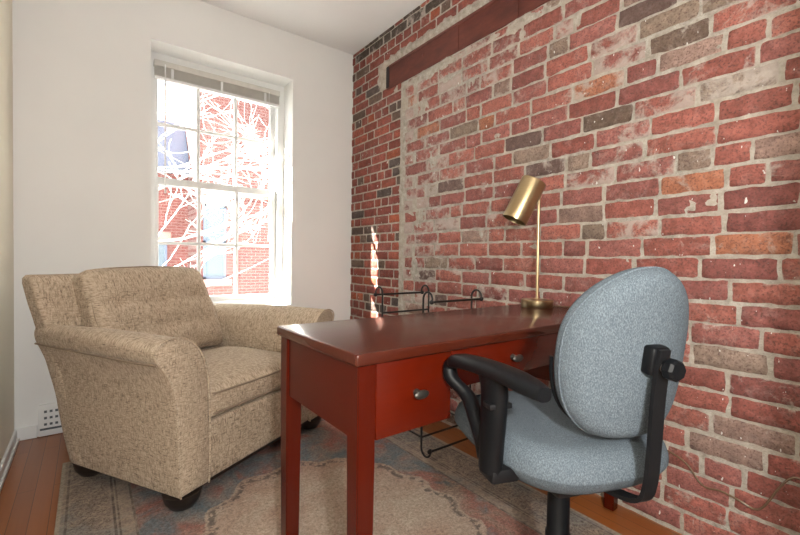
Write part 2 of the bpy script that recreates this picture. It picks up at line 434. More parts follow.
def add_brick(y, z, L, h, col, smear, proud, rough=.003):
    """one brick face: y is its far end, it runs towards the camera by L"""
    global nm
    nx_, nz_ = max(3, int(L / .018)), 5
    s0 = len(verts); seed = rb.random() * 100
    tilt = rb.uniform(-.0025, .0025)
    for j in range(nz_ + 1):
        for i in range(nx_ + 1):
            u, v = i / nx_, j / nz_
            yy = y - L * u; zz = z + h * v + tilt * (u - .5)
            if rough > .003: zz += .007 * noise.noise(Vector((yy * 1.7, zz * .8, 4.2)))
            edge = i in (0, nx_) or j in (0, nz_)
            corner = i in (0, nx_) and j in (0, nz_)
            wob = noise.noise_vector(Vector((yy * 28, zz * 28, seed)))
            if edge:
                k = .35 if corner else .0
                yy += wob.y * rough + (1 if i == 0 else -1 if i == nx_ else 0) * -.004 * k * 2
                zz += wob.z * rough + (1 if j == nz_ else -1 if j == 0 else 0) * -.004 * k * 2
                x = XM + .003
            else:
                x = XB - proud + wob.x * .0016
                if i in (1, nx_ - 1): yy += (y - L * (0 if i == 1 else 1) - yy) * .62
                if j in (1, nz_ - 1): zz += (z + h * (0 if j == 1 else 1) - zz) * .62
                yy += wob.y * rough * .8; zz += wob.z * rough * .8
            ring1 = i <= 1 or i >= nx_ - 1 or j <= 1 or j >= nz_ - 1
            verts.append((x, yy, zz)); tints.append((*col, min(1.2, smear + (.42 if edge else .10 if ring1 else 0) * (1 if rough > .003 else .35))))
    w = nx_ + 1
    for j in range(nz_):
        for i in range(nx_): faces.append((s0 + j * w + i, s0 + j * w + i + 1, s0 + (j + 1) * w + i + 1, s0 + (j + 1) * w + i))
def pick_clean(z):
    q = rb.random()
    if q < .17: c = rb.choice([(.11, .078, .065), (.15, .105, .08), (.10, .08, .072)])
    elif q < .24: c = (.38, .10, .05)
    else: c = rb.choice(RED)
    k = rb.uniform(.82, 1.12); return tuple(x * k for x in c)
def pick_inf():
    q = rb.random()
    if q < .035: c = rb.choice([(.17, .12, .09), (.16, .105, .09)])
    elif q < .12: c = rb.choice([(.32, .235, .185), (.28, .21, .16), (.33, .22, .18)])
    elif q < .16: c = (.42, .17, .10)
    else: c = rb.choice(INF)
    k = rb.uniform(.85, 1.12); return tuple(x * k for x in c)
# old clean brickwork: far end strip and above the beam
P = .0643; row = 0; z = .004
while z < ZC - .02:
    h = P - .0065
    if z + h > ZC - .004: h = ZC - .004 - z
    y = YW + .01 - (.05 if row % 2 else 0) - rb.uniform(0, .02)
    if row % 2: add_brick(YW + .012, z, .048, h, pick_clean(z), .15, rb.uniform(0, .001), .0014)
    header_row = row % 7 == 3
    mid = z + h / 2
    lo = SEAM1 if mid < BM0 - .01 else (BEAMY + .09 if mid < BM1 + .028 else y0w)
    while y > lo + .03:
        L = rb.uniform(.088, .096) if (header_row or rb.random() < .16) else rb.uniform(.178, .195)
        if y - L < lo: L = y - lo
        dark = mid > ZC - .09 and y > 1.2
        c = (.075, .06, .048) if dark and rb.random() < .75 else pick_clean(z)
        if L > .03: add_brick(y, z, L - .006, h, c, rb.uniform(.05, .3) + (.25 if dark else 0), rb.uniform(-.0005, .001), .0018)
        y -= L
    z += P; row += 1
# infill brickwork below the beam
P = .0755; row = 0; z = .012
while z < BM0 - .03:
    h = P - .0065 + rb.uniform(-.0025, .002)
    if z + h > BM0 - .004: h = BM0 - .004 - z
    y = SEAM0 - (.105 if row % 2 else 0) - rb.uniform(0, .03)
    if row % 2: add_brick(SEAM0 + .005, z, .095, h, pick_inf(), .75, -.001, .004)
    while y > y0w + .03:
        L = rb.uniform(.095, .12) if rb.random() < .13 else rb.uniform(.192, .225)
        near = max(0., min(1., (y - 1.35) / .75)); top = max(0., min(1., (z - 1.72) / .35))
        sm = .20 + .24 * near + .26 * top * min(1., max(0., (y - .6))) + rb.uniform(-.15, .15)
        if rb.random() < .17: sm += rb.uniform(.15, .4)
        add_brick(y, z + rb.uniform(-.0025, .0025), L - rb.uniform(.004, .009), h, pick_inf(), max(0., min(.95, sm)), rb.uniform(-.0015, .003), .0058)
        y -= L
    z += P; row += 1
wall = from_py('wall_right', verts, faces, [M['mortar'], M['brick']], smooth=True)
wall.data.polygons.foreach_set('material_index', [0] * nm + [1] * (len(faces) - nm))
ca = wall.data.color_attributes.new('tint', 'FLOAT_COLOR', 'POINT')
ca.data.foreach_set('color', [c for t_ in tints for c in t_])
tag(wall, 'exposed red brick wall with smeared mortar', None, kind='structure')

def patch(name, outline_fn, y0, y1, z0, z1, step, thick, label=None, seed=0.):
    """lumpy dab of mortar on the brick face, thickness falls to nothing at its ragged outline"""
    vs, fs, idx = [], [], {}
    nyy, nzz = int((y1 - y0) / step), int((z1 - z0) / step)
    for j in range(nzz + 1):
        for i in range(nyy + 1):
            y, z = y0 + i * step, z0 + j * step
            w = outline_fn(y, z) + .5 * noise.fractal(Vector((y * 14, z * 14, seed)), 1., 2., 4)
            t_ = max(0., min(1., w * 1.6))
            x = XB + .014 - (thick + .014) * (t_ ** .6) - .002 * t_ * noise.fractal(Vector((y * 45, z * 45, seed)), 1., 2., 3)
            idx[i, j] = (len(vs), w > -.12); vs.append((x, y, z))
    for j in range(nzz):
        for i in range(nyy):
            q = [idx[i, j], idx[i + 1, j], idx[i + 1, j + 1], idx[i, j + 1]]
            if any(k[1] for k in q): fs.append(tuple(k[0] for k in q))
    o = from_py(name, vs, fs, M['mortar'], wall)
    if label: o['label'] = label
    return o
patch('mortar_seam', lambda y, z: .55 - abs(y - 2.226) / .030 * .5, 2.15, 2.31, 0, 2.15, .01, .005, 'vertical grey mortar seam', 1.3)
def around_beam(y, z):
    a = .75 - abs(z - 2.365) / .034 * .6 if y < 2.47 else -1
    d = math.hypot((y - 2.487) / .062, (z - 2.265) / .13); b = 1.05 - d
    if BM0 + .01 < z < BM1 - .004 and y < BEAMY + .008: return -1
    return max(a, b)
for k_, (yc, zc, ry, rz) in enumerate(((2.02, 1.93, .075, .20), (1.93, 1.62, .06, .15), (1.62, 1.97, .12, .09), (2.05, 1.25, .10, .12), (1.30, 2.06, .10, .10), (1.80, 2.06, .16, .06), (2.08, .92, .06, .14), (1.42, 1.62, .08, .05), (.98, 2.02, .05, .13))):
    patch('mortar_smear', lambda y, z: .72 - .8 * math.hypot((y - yc) / ry, (z - zc) / rz), yc - ry * 1.5, yc + ry * 1.5, zc - rz * 1.5, min(2.16, zc + rz * 1.5), .009, .0025, None, 20. + 3 * k_)
patch('mortar_bed', around_beam, YF, 2.60, 2.10, 2.42, .01, .010, 'pale mortar packed over and around the beam end', 5.7)
patch('mortar_smear', lambda y, z: .95 - (y < 1.2) * (1.2 - y) * .9 - abs(z - 2.135) / .03 * .55 - .25 * (1 + sin(y * 9)) , .35, 2.35, 2.04, 2.175, .01, .003, 'ragged mortar under the beam', 9.1)
bm = bmesh.new()
box(bm, (XB - .004, YF, BM0), (XB + .05, BEAMY, BM1), .003, 1)
box(bm, (XB - .012, YF, BM1 - .022), (XB - .002, BEAMY - .03, BM1 - .004), .003, 1)
for yj in (1.71, 1.30):
    box(bm, (XB - .0075, yj - .004, BM0 + .002), (XB - .003, yj + .004, BM1 - .022), .001, 1)
for yj in (2.02,):
    lathe_bm = bmesh.new(); lathe_bm.free()
    ball(bm, (XB - .004, yj, 2.262), .010, 10, (.35, 1, 1))
beam = struct('lintel', bm, M['steel'], label='long rust red steel beam set in the brick wall', smooth=True)
bm = bmesh.new(); box(bm, (XB - .0065, BEAMY - .028, BM0 + .012), (XB - .003, BEAMY + .008, BM1 - .006), .001, 1)
from_bm('end_pocket_shade', bm, M['pocket_dark'], beam)  # dark plate painted as the shade inside the beam's end hole

# ---- baseboards
bm = bmesh.new(); box(bm, (XL, YW - .014, 0), (-.216, YW, .066), .003, 1); box(bm, (.03, YW - .014, 0), (XB - .01, YW, .066), .003, 1)
struct('baseboard_back', bm, M['trim'], label='white baseboard under the window', smooth=True)
bm = bmesh.new(); box(bm, (XL, YF, 0), (XL + .012, YW - .014, .062), .003, 1); box(bm, (XL, YF, 0), (XL + .022, YW - .014, .020), .006, 2)
struct('baseboard_left', bm, M['trim'], label='white baseboard along left wall', smooth=True)
# low wall register
t_ = empty('wall_register', (-.09, YW, 0), 0, 'white slotted metal register set in the baseboard behind the armchair', 'vent')
bm = bmesh.new(); box(bm, (-.122, -.020, .003), (.115, 0, .172), .004, 2); from_bm('face_plate', bm, M['trim'], t_)
for r_ in range(3):
    bm = bmesh.new()
    for k in range(9):
        x = -.098 + k * .023
        box(bm, (x, -.0225, .060 + r_ * .034), (x + .012, -.0195, .060 + r_ * .034 + .012))
    from_bm('slot_shade', bm, M['slot'], t_)  # dark blocks stand for the shade inside the register's slots
bm = bmesh.new(); box(bm, (-.115, -.024, .036), (.108, -.019, .046), .001, 1); from_bm('damper_lip', bm, M['slot'], t_)

# ---- window
wn = empty('window_1', (0, 0, 0), kind='structure'); wn['label'] = 'bright double hung window with white muntins'
FY0, FY1 = YW + .19, YW + .285
GX0, GX1 = .362, 1.113
bm = bmesh.new()
box(bm, (WX0, FY0 - .02, WZ0), (GX0 - .012, FY1, WZ1), .002, 1); box(bm, (GX1 + .030, FY0 - .02, WZ0), (WX1, FY1, WZ1), .002, 1)
box(bm, (WX0 + .002, FY0 - .018, WZ1 - .05), (WX1 - .002, FY1 - .002, WZ1), .002, 1); box(bm, (WX0 + .001, FY0 - .06, WZ0), (WX1 - .001, FY1 - .003, WZ0 + .03), .004, 2)
from_bm('window_frame', bm, M['trim'], wn)
def sash(name, z0, z1, y, railb, railt):
    s = empty(name); s.parent = wn
    bm = bmesh.new(); th = .034
    x0, x1 = GX0 - .028, GX1 + .029
    box(bm, (x0, y, z0), (GX0 + .004, y + th, z1), .002, 1); box(bm, (GX1 - .004, y, z0), (x1, y + th, z1), .002, 1)
    box(bm, (x0 + .004, y + .0015, z0 + .001), (x1 - .004, y + th - .0015, z0 + railb), .002, 1); box(bm, (x0 + .004, y + .0015, z1 - railt), (x1 - .004, y + th - .0015, z1 - .001), .002, 1)
    from_bm('sash_frame', bm, M['trim'], s)
    for xm in (.6096, .858):
        bm = bmesh.new(); box(bm, (xm - .011, y + .004, z0 + railb - .003), (xm + .011, y + th - .004, z1 - railt + .003), .004, 1); from_bm('muntin', bm, M['trim'], s)
    bm = bmesh.new()
    zm = 1.059 if name == 'lower_sash' else 1.842
    box(bm, (GX0, y + .005, zm - .0105), (GX1, y + th - .005, zm + .0105), .004, 1)
    from_bm('muntin', bm, M['trim'], s)
    bm = bmesh.new(); box(bm, (GX0, y + .015, z0 + railb), (GX1, y + .019, z1 - railt)); from_bm('pane', bm, M['glass'], s)
sash('lower_sash', WZ0 + .028, 1.486, FY0 + .002, .042, .046)
sash('upper_sash', 1.440, WZ1 - .045, FY0 + .042, .044, .050)

bl = empty('window_blind', (.745, YW + .142, 2.155), 0, 'white mini blind pulled up to the top of the window', 'blind')
bm = bmesh.new(); box(bm, (-.412, -.020, .018), (.400, .022, .056), .003, 2); from_bm('headrail', bm, M['blind'], bl)
bm = bmesh.new()
for k in range(18): box(bm, (-.408, -.0125, -.040 + k * .0032), (.396, .0125, -.0385 + k * .0032))
from_bm('slat_stack', bm, M['blind'], bl, smooth=False)
bm = bmesh.new(); box(bm, (-.410, -.014, -.060), (.398, .014, -.0415), .004, 2); from_bm('bottom_rail', bm, M['trim'], bl)
for xx in (-.31, -.01, .29):
    bm = bmesh.new(); box(bm, (xx - .008, -.016, -.044), (xx + .008, -.0130, .03), .001, 1); from_bm('ladder_tape', bm, M['trim'], bl)
bm = bmesh.new(); tube(bm, [(-.352, -.026, .03), (-.352, -.027, -.30), (-.352, -.026, -.78)], .0042, 8); tube(bm, [(-.352, -.018, .03), (-.352, -.028, .03)], .003, 6)
from_bm('tilt_wand', bm, M['trim'], bl)
bm = bmesh.new(); tube(bm, [(.315, -.024, .03), (.315, -.025, -.5), (.317, -.025, -1.02)], .0022, 6); tube(bm, [(.317, -.025, -1.02), (.317, -.025, -1.06)], [.004, .007], 8)
from_bm('lift_cord', bm, M['trim'], bl)

# ------------------------------------------------------------------ outside
bm = bmesh.new(); box(bm, (-14, YW + WT + .05, -3.3), (22, 40, -3.05)); struct('ground', bm, M['ground'], label='unseen yard below the window, paled to bounce sunlight indoors')  # unseen yard made pale to bounce sunlight onto the ceiling
def b_win(parent, x0, x1, z0, z1, y, sill=True):
    w = empty('window'); w.parent = parent
    bm = bmesh.new()
    for a, b in (((x0, y - .03, z0), (x0 + .05, y + .02, z1)), ((x1 - .05, y - .03, z0), (x1, y + .02, z1)), ((x0, y - .03, z1 - .06), (x1, y + .02, z1)), ((x0, y - .03, z0), (x1, y + .02, z0 + .06)), ((x0, y - .03, (z0 + z1) / 2 - .03), (x1, y + .02, (z0 + z1) / 2 + .03))): box(bm, a, b)
    from_bm('window_frame', bm, M['slate'], w, smooth=False)
    bm = bmesh.new(); box(bm, (x0 + .04, y - .008, z0 + .04), (x1 - .04, y, z1 - .04)); from_bm('pane', bm, M['pane_far'], w, smooth=False)
    bm = bmesh.new(); box(bm, (x0 - .1, y - .12, z0 - .14), (x1 + .1, y + .01, z0)); from_bm('sill', bm, M['stone'], w, smooth=False)
    bm = bmesh.new(); box(bm, (x0 - .08, y - .05, z1), (x1 + .08, y + .01, z1 + .2)); from_bm('head_stone', bm, M['stone'], w, smooth=False)
A_ = empty('brick_building', (1.95, 10, -3.05), 0, 'tall red brick building outside the window, nearer than the slate roofed one', 'building')
def bpart(name, m, parent, *boxes):
    bm = bmesh.new()
    for a, b in boxes: box(bm, a, b)
    return from_bm(name, bm, m, parent, smooth=False)
bpart('facade', M['facadeA'], A_, ((0, 0, 0), (9, 5, 9.4)))
bpart('stone_course', M['stone'], A_, ((-.02, -.05, 5.42), (9, .01, 5.52)))
bpart('cornice', M['stone'], A_, ((-.03, -.10, 9.3), (9, .01, 9.55)))
b_win(A_, .10, .58, 3.52, 5.20, 0)
b_win(A_, 2.3, 3.1, 3.4, 5.1, 0)
bpart('roof', M['slate'], A_, ((-.1, -.1, 9.4), (9, 5, 9.6)))
B_ = empty('slate_roof_building', (-2.4, 11.2, -3.05), 0, 'lower brick building with blue grey slate roof outside the window', 'building')
bpart('facade', M['facadeB'], B_, ((0, 0, 0), (4.6, 4, 6.05)))
bm = bmesh.new(); loft(bm, [[(-.1, -.2, 6.05), (-.1, 4.1, 6.05), (-.1, 4.1, 7.35), (-.1, .45, 7.35)], [(4.7, -.2, 6.05), (4.7, 4.1, 6.05), (4.7, 4.1, 7.35), (4.7, .45, 7.35)]])
from_bm('roof', bm, M['slate'], B_, smooth=False)
bpart('gutter', M['pane_far'], B_, ((-.1, -.3, 5.97), (4.7, -.12, 6.08)))
b_win(B_, 3.3, 3.9, 2.6, 4.4, 0)

tr = empty('bare_tree', (-.25, 6.3, -3.05), 0, 'leafless tree with pale sunlit branches outside the window', 'tree')
rt = random.Random(5)
bm = bmesh.new()
tube(bm, [(0, 0, 0), (.05, .03, 2.0), (.12, 0, 4.0), (.15, .05, 6.0), (.3, 0, 8.0)], [.16, .14, .11, .08, .03], 10)
from_bm('trunk', bm, M['bark'], tr)
bm = bmesh.new(); nb = [0]
def branch(p, d, L, r, depth):
    if nb[0] > 1200: return
    nb[0] += 1
    n = 5; pts = [p.copy()]; q = p.copy(); dd = d.normalized()
    for i in range(n):
        dd = (dd + Vector((rt.uniform(-.22, .22), rt.uniform(-.22, .22), rt.uniform(-.17, .20)))).normalized()
        q = q + dd * L / n; pts.append(q.copy())
    tube(bm, pts, [max(.0022, .8 * r * (1 - .75 * i / n)) for i in range(n + 1)], 5 if depth else 7)
    if depth >= 3: return
    for k in range([7, 5, 3][depth]):
        t = rt.uniform(.2, 1.); i = min(n - 1, int(t * n)); s = pts[i].lerp(pts[i + 1], t * n - i) if i < n else pts[-1]
        ax = Vector((rt.uniform(-1, 1), rt.uniform(-1, 1), rt.uniform(-.7, 1))).normalized()
        branch(s, dd * .9 + ax * .75, L * rt.uniform(.34, .6), max(.0042, r * (1 - .6 * t) * .62), depth + 1)
for zz, dx, dy_, dz, L, r in ((3.6, 1, -.1, .10, 2.9, .016), (4.1, 1, .15, .12, 3.0, .024), (4.5, 1, -.2, .3, 2.9, .016), (5.0, 1, .1, .15, 2.9, .015), (5.5, 1, -.1, .35, 2.9, .015), (6.1, 1, .1, .2, 2.8, .014), (6.7, 1, -.1, .3, 2.6, .014), (7.2, 1, .1, .25, 2.4, .013), (3.0, 1, .1, .3, 2.7, .015), (4.8, -1, .2, .4, 2.5, .04), (6.2, -1, -.2, .5, 2.2, .03)):
    branch(Vector((.13, .02, zz)), Vector((dx, dy_, dz)), L, r, 0)
from_bm('branches', bm, M['bark'], tr)

# ------------------------------------------------------------------ rug
bm = bmesh.new(); box(bm, (-.80, -1.2115, 0), (.80, 1.2115, .010), .004, 2)
bm_r = from_bm('area_rug', bm, M['rug'], None)
bm_r.location = (.705, 1.2315, 0)
tag(bm_r, 'faded grey and rose patterned area rug on the wooden floor', 'rug')
ZR = .010

# ------------------------------------------------------------------ armchair (local: x across the front, y to the rear, origin at the near front corner)
AW = .95
ac = empty('armchair', (.262, 1.670, ZR), RAD(30), 'tan tweed upholstered armchair with button tufted back cushion under the window', 'armchair')
SH = .325
def rear(z): return .668 + SH * (z - .08)
prof = [(.010, .070), (.004, .12), (.0, .22), (-.006, .37), (-.020, .47), (-.046, .535), (-.072, .575), (-.090, .603), (-.093, .630), (-.078, .651), (-.045, .663), (-.005, .665), (.035, .654), (.075, .625), (.105, .580), (.125, .52), (.135, .45), (.139, .37), (.141, .25), (.141, .12), (.136, .070)]
prof_s = [(p.x, p.y) for p in smooth_path([(a, b, 0) for a, b in prof], 3)]
def arm(flip):
    f = (lambda u: AW - u) if flip else (lambda u: u)
    a = empty('arm'); a.parent = ac
    bm = bmesh.new()
    rings = []
    secs = [(.0, -.012), (.003, -.004), (.010, .0)] + [(t, 0.) for t in (.03, .12, .25, .4, .55, .7, .82, .9, .97)] + [(.988, -.003), (1., -.012)]
    cu, cz = .05, .40
    for t, off in secs:
        ring = []
        for u, z in prof_s:
            d = Vector((u - cu, z - cz)); l = d.length; d = d * ((l + off) / l)
            uu, zz = cu + d.x, cz + d.y
            soft = .010 * sin(pi * t) * max(0., (zz - .5) / .16) - .012 * t * max(0., (zz - .5) / .16)
            # the flare eases towards the back
            uu2 = uu if uu > 0 else uu * (1 - .75 * max(0, t - .15))
            ring.append((f(uu2), t * rear(zz), zz + soft))
        rings.append(ring)
    loft(bm, rings)
    from_bm('arm_body', bm, M['tweed'], a, angle=60)
    # piping round the front panel and under the roll
    bm = bmesh.new()
    pts = [(f(u), -.001, z) for u, z in prof_s]
    tube(bm, pts, .0034, 6)
    from_bm('front_piping', bm, M['tweed'], a)
    bm = bmesh.new()
    tube(bm, [(f((-.080) * (1 - .75 * max(0, t - .15)) - .004), t * rear(.58), .582 - .006 * t) for t in [k / 12 for k in range(13)]], .0045, 6)
    from_bm('roll_seam', bm, M['welt'], a)
arm(False); arm(True)
# back frame
bm = bmesh.new()
rings = []
for u, off in ((.0, -.022), (.004, -.008), (.014, -.001), (.03, 0), (.2, 0), (.48, .004), (.76, 0), (AW - .03, 0), (AW - .014, -.001), (AW - .004, -.008), (AW, -.022)):
    ring = []
    zt = .872 + off
    pr = [(rear(.075) + off, .075 - off), (rear(.3) + off, .3), (rear(.55) + off, .55), (rear(.75) + off, .75), (rear(zt - .03) + off, zt - .03), (rear(zt - .01) + off - .006, zt - .008), (rear(zt) + off - .022, zt), (rear(zt) - .075 - off, zt), (rear(zt) - .095 - off, zt - .010), (rear(zt - .03) - .105 - off, zt - .032), (rear(.75) - .105 - off, .75), (rear(.55) - .105 - off, .55), (rear(.3) - .10 - off, .3), (rear(.075) - .10 - off, .075 - off)]
    for v, z in pr:
        fl_ = .05 * max(0., min(1., (z - .40) / .4)); ring.append((u + fl_ * (u / AW * 2 - 1) if u < .5 else u - (u - .5) / (AW - .5) * 2.6 * fl_, v, z))
    rings.append(ring)
loft(bm, rings); from_bm('back_frame', bm, M['tweed'], ac, angle=50)
bm = bmesh.new(); rbox(bm, (.70, .60, .235), .016, 8, None, Matrix.Translation((AW / 2, .307, .072 + .1175))); from_bm('seat_base', bm, M['tweed'], ac, angle=50)
bm = bmesh.new(); box(bm, (.02, .012, .064), (AW - .02, .60, .074)); from_bm('dust_cover', bm, M['darkwood'], ac, smooth=False)
def seat_fn(p, s):
    c = max(0., 1 - s[0] ** 4) * max(0., 1 - s[1] ** 4)
    if s[2] > 0: p.z += .030 * c * max(0, p.z / .0625)
    p.z += .006 * noise.noise(Vector((p.x * 5, p.y * 5, 2)))
    if s[1] < 0: p.y -= .012 * (1 - s[0] ** 2) * (1 - s[2] ** 2)
    return p
sc_ = empty('seat_cushion'); sc_.parent = ac
bm = bmesh.new(); rbox(bm, (.672, .60, .125), .034, 14, seat_fn, Matrix.Translation((AW / 2, .305, .306 + .0625))); from_bm('cushion', bm, M['tweed'], sc_, angle=80)
for zz in (.334, .414):
    bm = bmesh.new(); tube(bm, [(.150, .06, zz), (.156, .020, zz), (.175, .002, zz), (.48, -.010, zz), (AW - .175, .002, zz), (AW - .156, .020, zz), (AW - .150, .06, zz)], .0045, 6); from_bm('welt', bm, M['welt'], sc_)
tufts = [(-.19, .055), (0., .055), (.19, .055), (-.19, -.075), (0., -.075), (.19, -.075)]
def back_fn(p, s):
    c = max(0., 1 - s[0] ** 4) * max(0., 1 - s[2] ** 4)
    k = max(0., -s[1])
    if s[1] < 0:
        p.y -= .050 * c * abs(p.y) / .08
        for tx, tz in tufts:
            d2 = (p.x - tx) ** 2 + (p.z - tz) ** 2
            p.y += .027 * math.exp(-d2 / .0022) * min(1, abs(p.y) / .08)
            if abs(p.z - tz) < .03 and c > .2: p.y += .004 * math.exp(-((p.z - tz) / .012) ** 2) * c
    else: p.y += .010 * c
    tp = (p.z + .24) / .48
    p.y *= 1.0 - .22 * tp
    p.z += .018 * (1 - s[0] ** 2) * max(0, s[2])
    p.x *= 1 - .04 * max(0, s[2])
    p.x -= .042 * max(0., min(1., tp))
    p.z += .006 * noise.noise(Vector((p.x * 6, 3, p.z * 6)))
    return p
LEAN = math.atan(SH)
mtx = Matrix.Translation((AW / 2 - .014, .725, .656)) @ Matrix.Rotation(-LEAN, 4, 'X')
bk = empty('back_cushion'); bk.parent = ac
bm = bmesh.new(); rbox(bm, (.675, .165, .475), .045, 26, back_fn, mtx); from_bm('cushion', bm, M['tweed'], bk, angle=80)
for tx, tz in tufts:
    bm = bmesh.new(); ball(bm, mtx @ Vector((tx, -.093 + .02 * (tz > 0), tz)), .011, 10, (1, .5, 1)); from_bm('tuft_button', bm, M['tweed'], bk)
bm = bmesh.new()
ring = []
for k in range(48):
    a = 2 * pi * k / 48; cx_, cz_ = cos(a), sin(a)
    ex = abs(cx_) ** .35 * (1 if cx_ > 0 else -1); ez = abs(cz_) ** .35 * (1 if cz_ > 0 else -1)
    tp = (ez * .238 + .24) / .48
    ring.append(mtx @ Vector((ex * .324 * (1 - .04 * max(0, ez)) - .042 * max(0., min(1., tp)), -.064 * (1 - .22 * tp), ez * .228 + .018 * (1 - ex ** 2) * max(0, ez))))
tube(bm, ring, .0045, 6, closed=True)
from_bm('welt', bm, M['welt'], bk)
bm = bmesh.new(); lathe(bm, [(.028, 0), (.044, .008), (.062, .034), (.070, .066)], 24); leg_me = None
for i, (lx, ly) in enumerate(((.062, .055), (AW - .062, .055), (.075, .625), (AW - .075, .625))):
    if i == 0: leg0 = from_bm('leg', bm, M['darkwood'], ac); leg0.location = (lx, ly, 0)
    else:
        o = leg0.copy(); link(o, ac); o.location = (lx, ly, 0)

# ------------------------------------------------------------------ desk (local: x along the front, y to the rear)
dk = empty('writing_desk', (.447, .737, 0), RAD(0.4), 'glossy cherry red wooden desk with drawers standing against the brick wall', 'desk')
DL, DD, DT = 1.232, .452, .770
bm = bmesh.new(); box(bm, (0, 0, DT - .028), (DL, DD, DT), .006, 3); from_bm('desktop', bm, M['cherry_top'], dk)
lw = .046; m_ = .010
for lx, ly in ((m_, m_), (m_, DD - lw - m_), (DL - lw - m_, m_), (DL - lw - m_, DD - lw - m_)):
    bm = bmesh.new()
    zb = ZR if lx + .444 < 1.4 else 0.
    t4 = .004
    loft(bm, [[(lx + t4, ly + t4, zb), (lx + lw - t4, ly + t4, zb), (lx + lw - t4, ly + lw - t4, zb), (lx + t4, ly + lw - t4, zb)], [(lx, ly, .52), (lx + lw, ly, .52), (lx + lw, ly + lw, .52), (lx, ly + lw, .52)], [(lx, ly, DT - .028), (lx + lw, ly, DT - .028), (lx + lw, ly + lw, DT - .028), (lx, ly + lw, DT - .028)]])
    bmesh.ops.bevel(bm, geom=[e for e in bm.edges], offset=.0025, segments=2, affect='EDGES')
    from_bm('leg', bm, M['cherry_z'], dk)
ZD, ZCN = .570, .642
x1, x2, x3, x4 = m_ + lw, .288, .776, DL - m_ - lw
bm = bmesh.new(); box(bm, (m_ + .006, m_ + lw, ZD + .004), (m_ + .026, DD - m_ - lw, DT - .028), .001, 1); from_bm('end_panel', bm, M['cherry_y'], dk)
bm = bmesh.new(); box(bm, (DL - m_ - .026, m_ + lw, ZD + .004), (DL - m_ - .006, DD - m_ - lw, DT - .028), .001, 1); from_bm('end_panel', bm, M['cherry_y'], dk)
bm = bmesh.new(); box(bm, (x1, DD - m_ - .030, ZCN), (x4, DD - m_ - .012, DT - .028), .001, 1); from_bm('back_panel', bm, M['cherry'], dk)
for a, b in ((x2 - .020, x2 - .002), (x3 + .002, x3 + .020)):
    bm = bmesh.new(); box(bm, (a, m_ + .018, ZD + .002), (b, DD - m_ - .03, DT - .028), .001, 1); from_bm('divider_panel', bm, M['cherry_y'], dk)
def drawer(xa, xb, zb):
    d = empty('drawer'); d.parent = dk
    bm = bmesh.new(); box(bm, (xa + .002, m_ + .001, zb), (xb - .002, m_ + .019, DT - .030), .002, 2); from_bm('drawer_front', bm, M['cherry'], d)
    bm = bmesh.new(); box(bm, (xa + .022, m_ + .0185, zb + .008), (xb - .022, DD - .06, DT - .05)); from_bm('drawer_box', bm, M['darkwood'], d, smooth=False)
    bm = bmesh.new(); cx_ = (xa + xb) / 2; cz_ = (zb + DT - .03) / 2 + .002
    ball(bm, (cx_, m_ - .020, cz_), .0125, 16, (1.75, .50, .84))
    tube(bm, [(cx_, m_ + .002, cz_), (cx_, m_ - .018, cz_)], [.009, .006], 12)
    from_bm('knob', bm, M['pewter'], d)
drawer(x1, x2, ZD); drawer(x2, x3, ZCN); drawer(x3, x4, ZD)

# ------------------------------------------------------------------ brass lamp on the desk
lx, ly = 1.572, 1.080
lp = empty('desk_lamp', (lx, ly, DT), 0, 'brushed brass desk lamp with tilted cylinder shade on the cherry desk', 'lamp')
bm = bmesh.new(); lathe(bm, [(.0, 0), (.066, 0), (.068, .003), (.068, .030), (.065, .0335), (.012, .0345), (.010, .040), (.0, .040)], 48, cap=False); from_bm('base', bm, M['brass'], lp)
bm = bmesh.new(); tube(bm, [(0, 0, .026), (0, 0, .3), (0, 0, .545)], .0064, 14); ball(bm, (0, 0, .547), .0066, 12); from_bm('pole', bm, M['brass'], lp)
sax = Vector((.080 * .798, -.080 * .603, .166)).normalized()      # points up to the right as seen
lowc = Vector((1.483 - lx, 1.140 - ly, 1.142 - DT)) + Vector((-.045, -.034, 0))
Q = sax.to_track_quat('Z', 'Y').to_matrix().to_4x4()
sh_m = Matrix.Translation(lowc) @ Q
bm = bmesh.new(); lathe(bm, [(.0510, .0), (.0525, .0), (.0530, .003), (.0530, .182), (.050, .1855), (.020, .1855), (.0, .1855)], 48, cap=False)
lathe(bm, [(.0510, .0), (.0512, .17), (.0, .172)], 48, cap=False); xform(bm, sh_m); from_bm('shade', bm, M['brass'], lp)
bm = bmesh.new(); ball(bm, (0, 0, .075), .026, 16, (1, 1, 1.25)); tube(bm, [(0, 0, .10), (0, 0, .171)], .014, 12); xform(bm, sh_m); from_bm('bulb', bm, M['bulb'], lp)
bm = bmesh.new()
j0 = sh_m @ Vector((0, 0, .125)); j0 += Vector((.045, .034, 0)) * .75
tube(bm, [j0, (0, 0, j0.z)], .006, 10); ball(bm, (0, 0, j0.z), .0105, 12); from_bm('swivel_joint', bm, M['brass'], lp)
bm = bmesh.new()
tube(bm, smooth_path([(.066, -.012, .006), (.075, -.02, .004), (.085, -.06, .0035), (.088, -.10, .0035), (.083, -.14, .0035)], 6), .0028, 6); from_bm('cord', bm, M['cordmat'], lp)
lp.children[-1]['label'] = 'thin brown lamp cord'

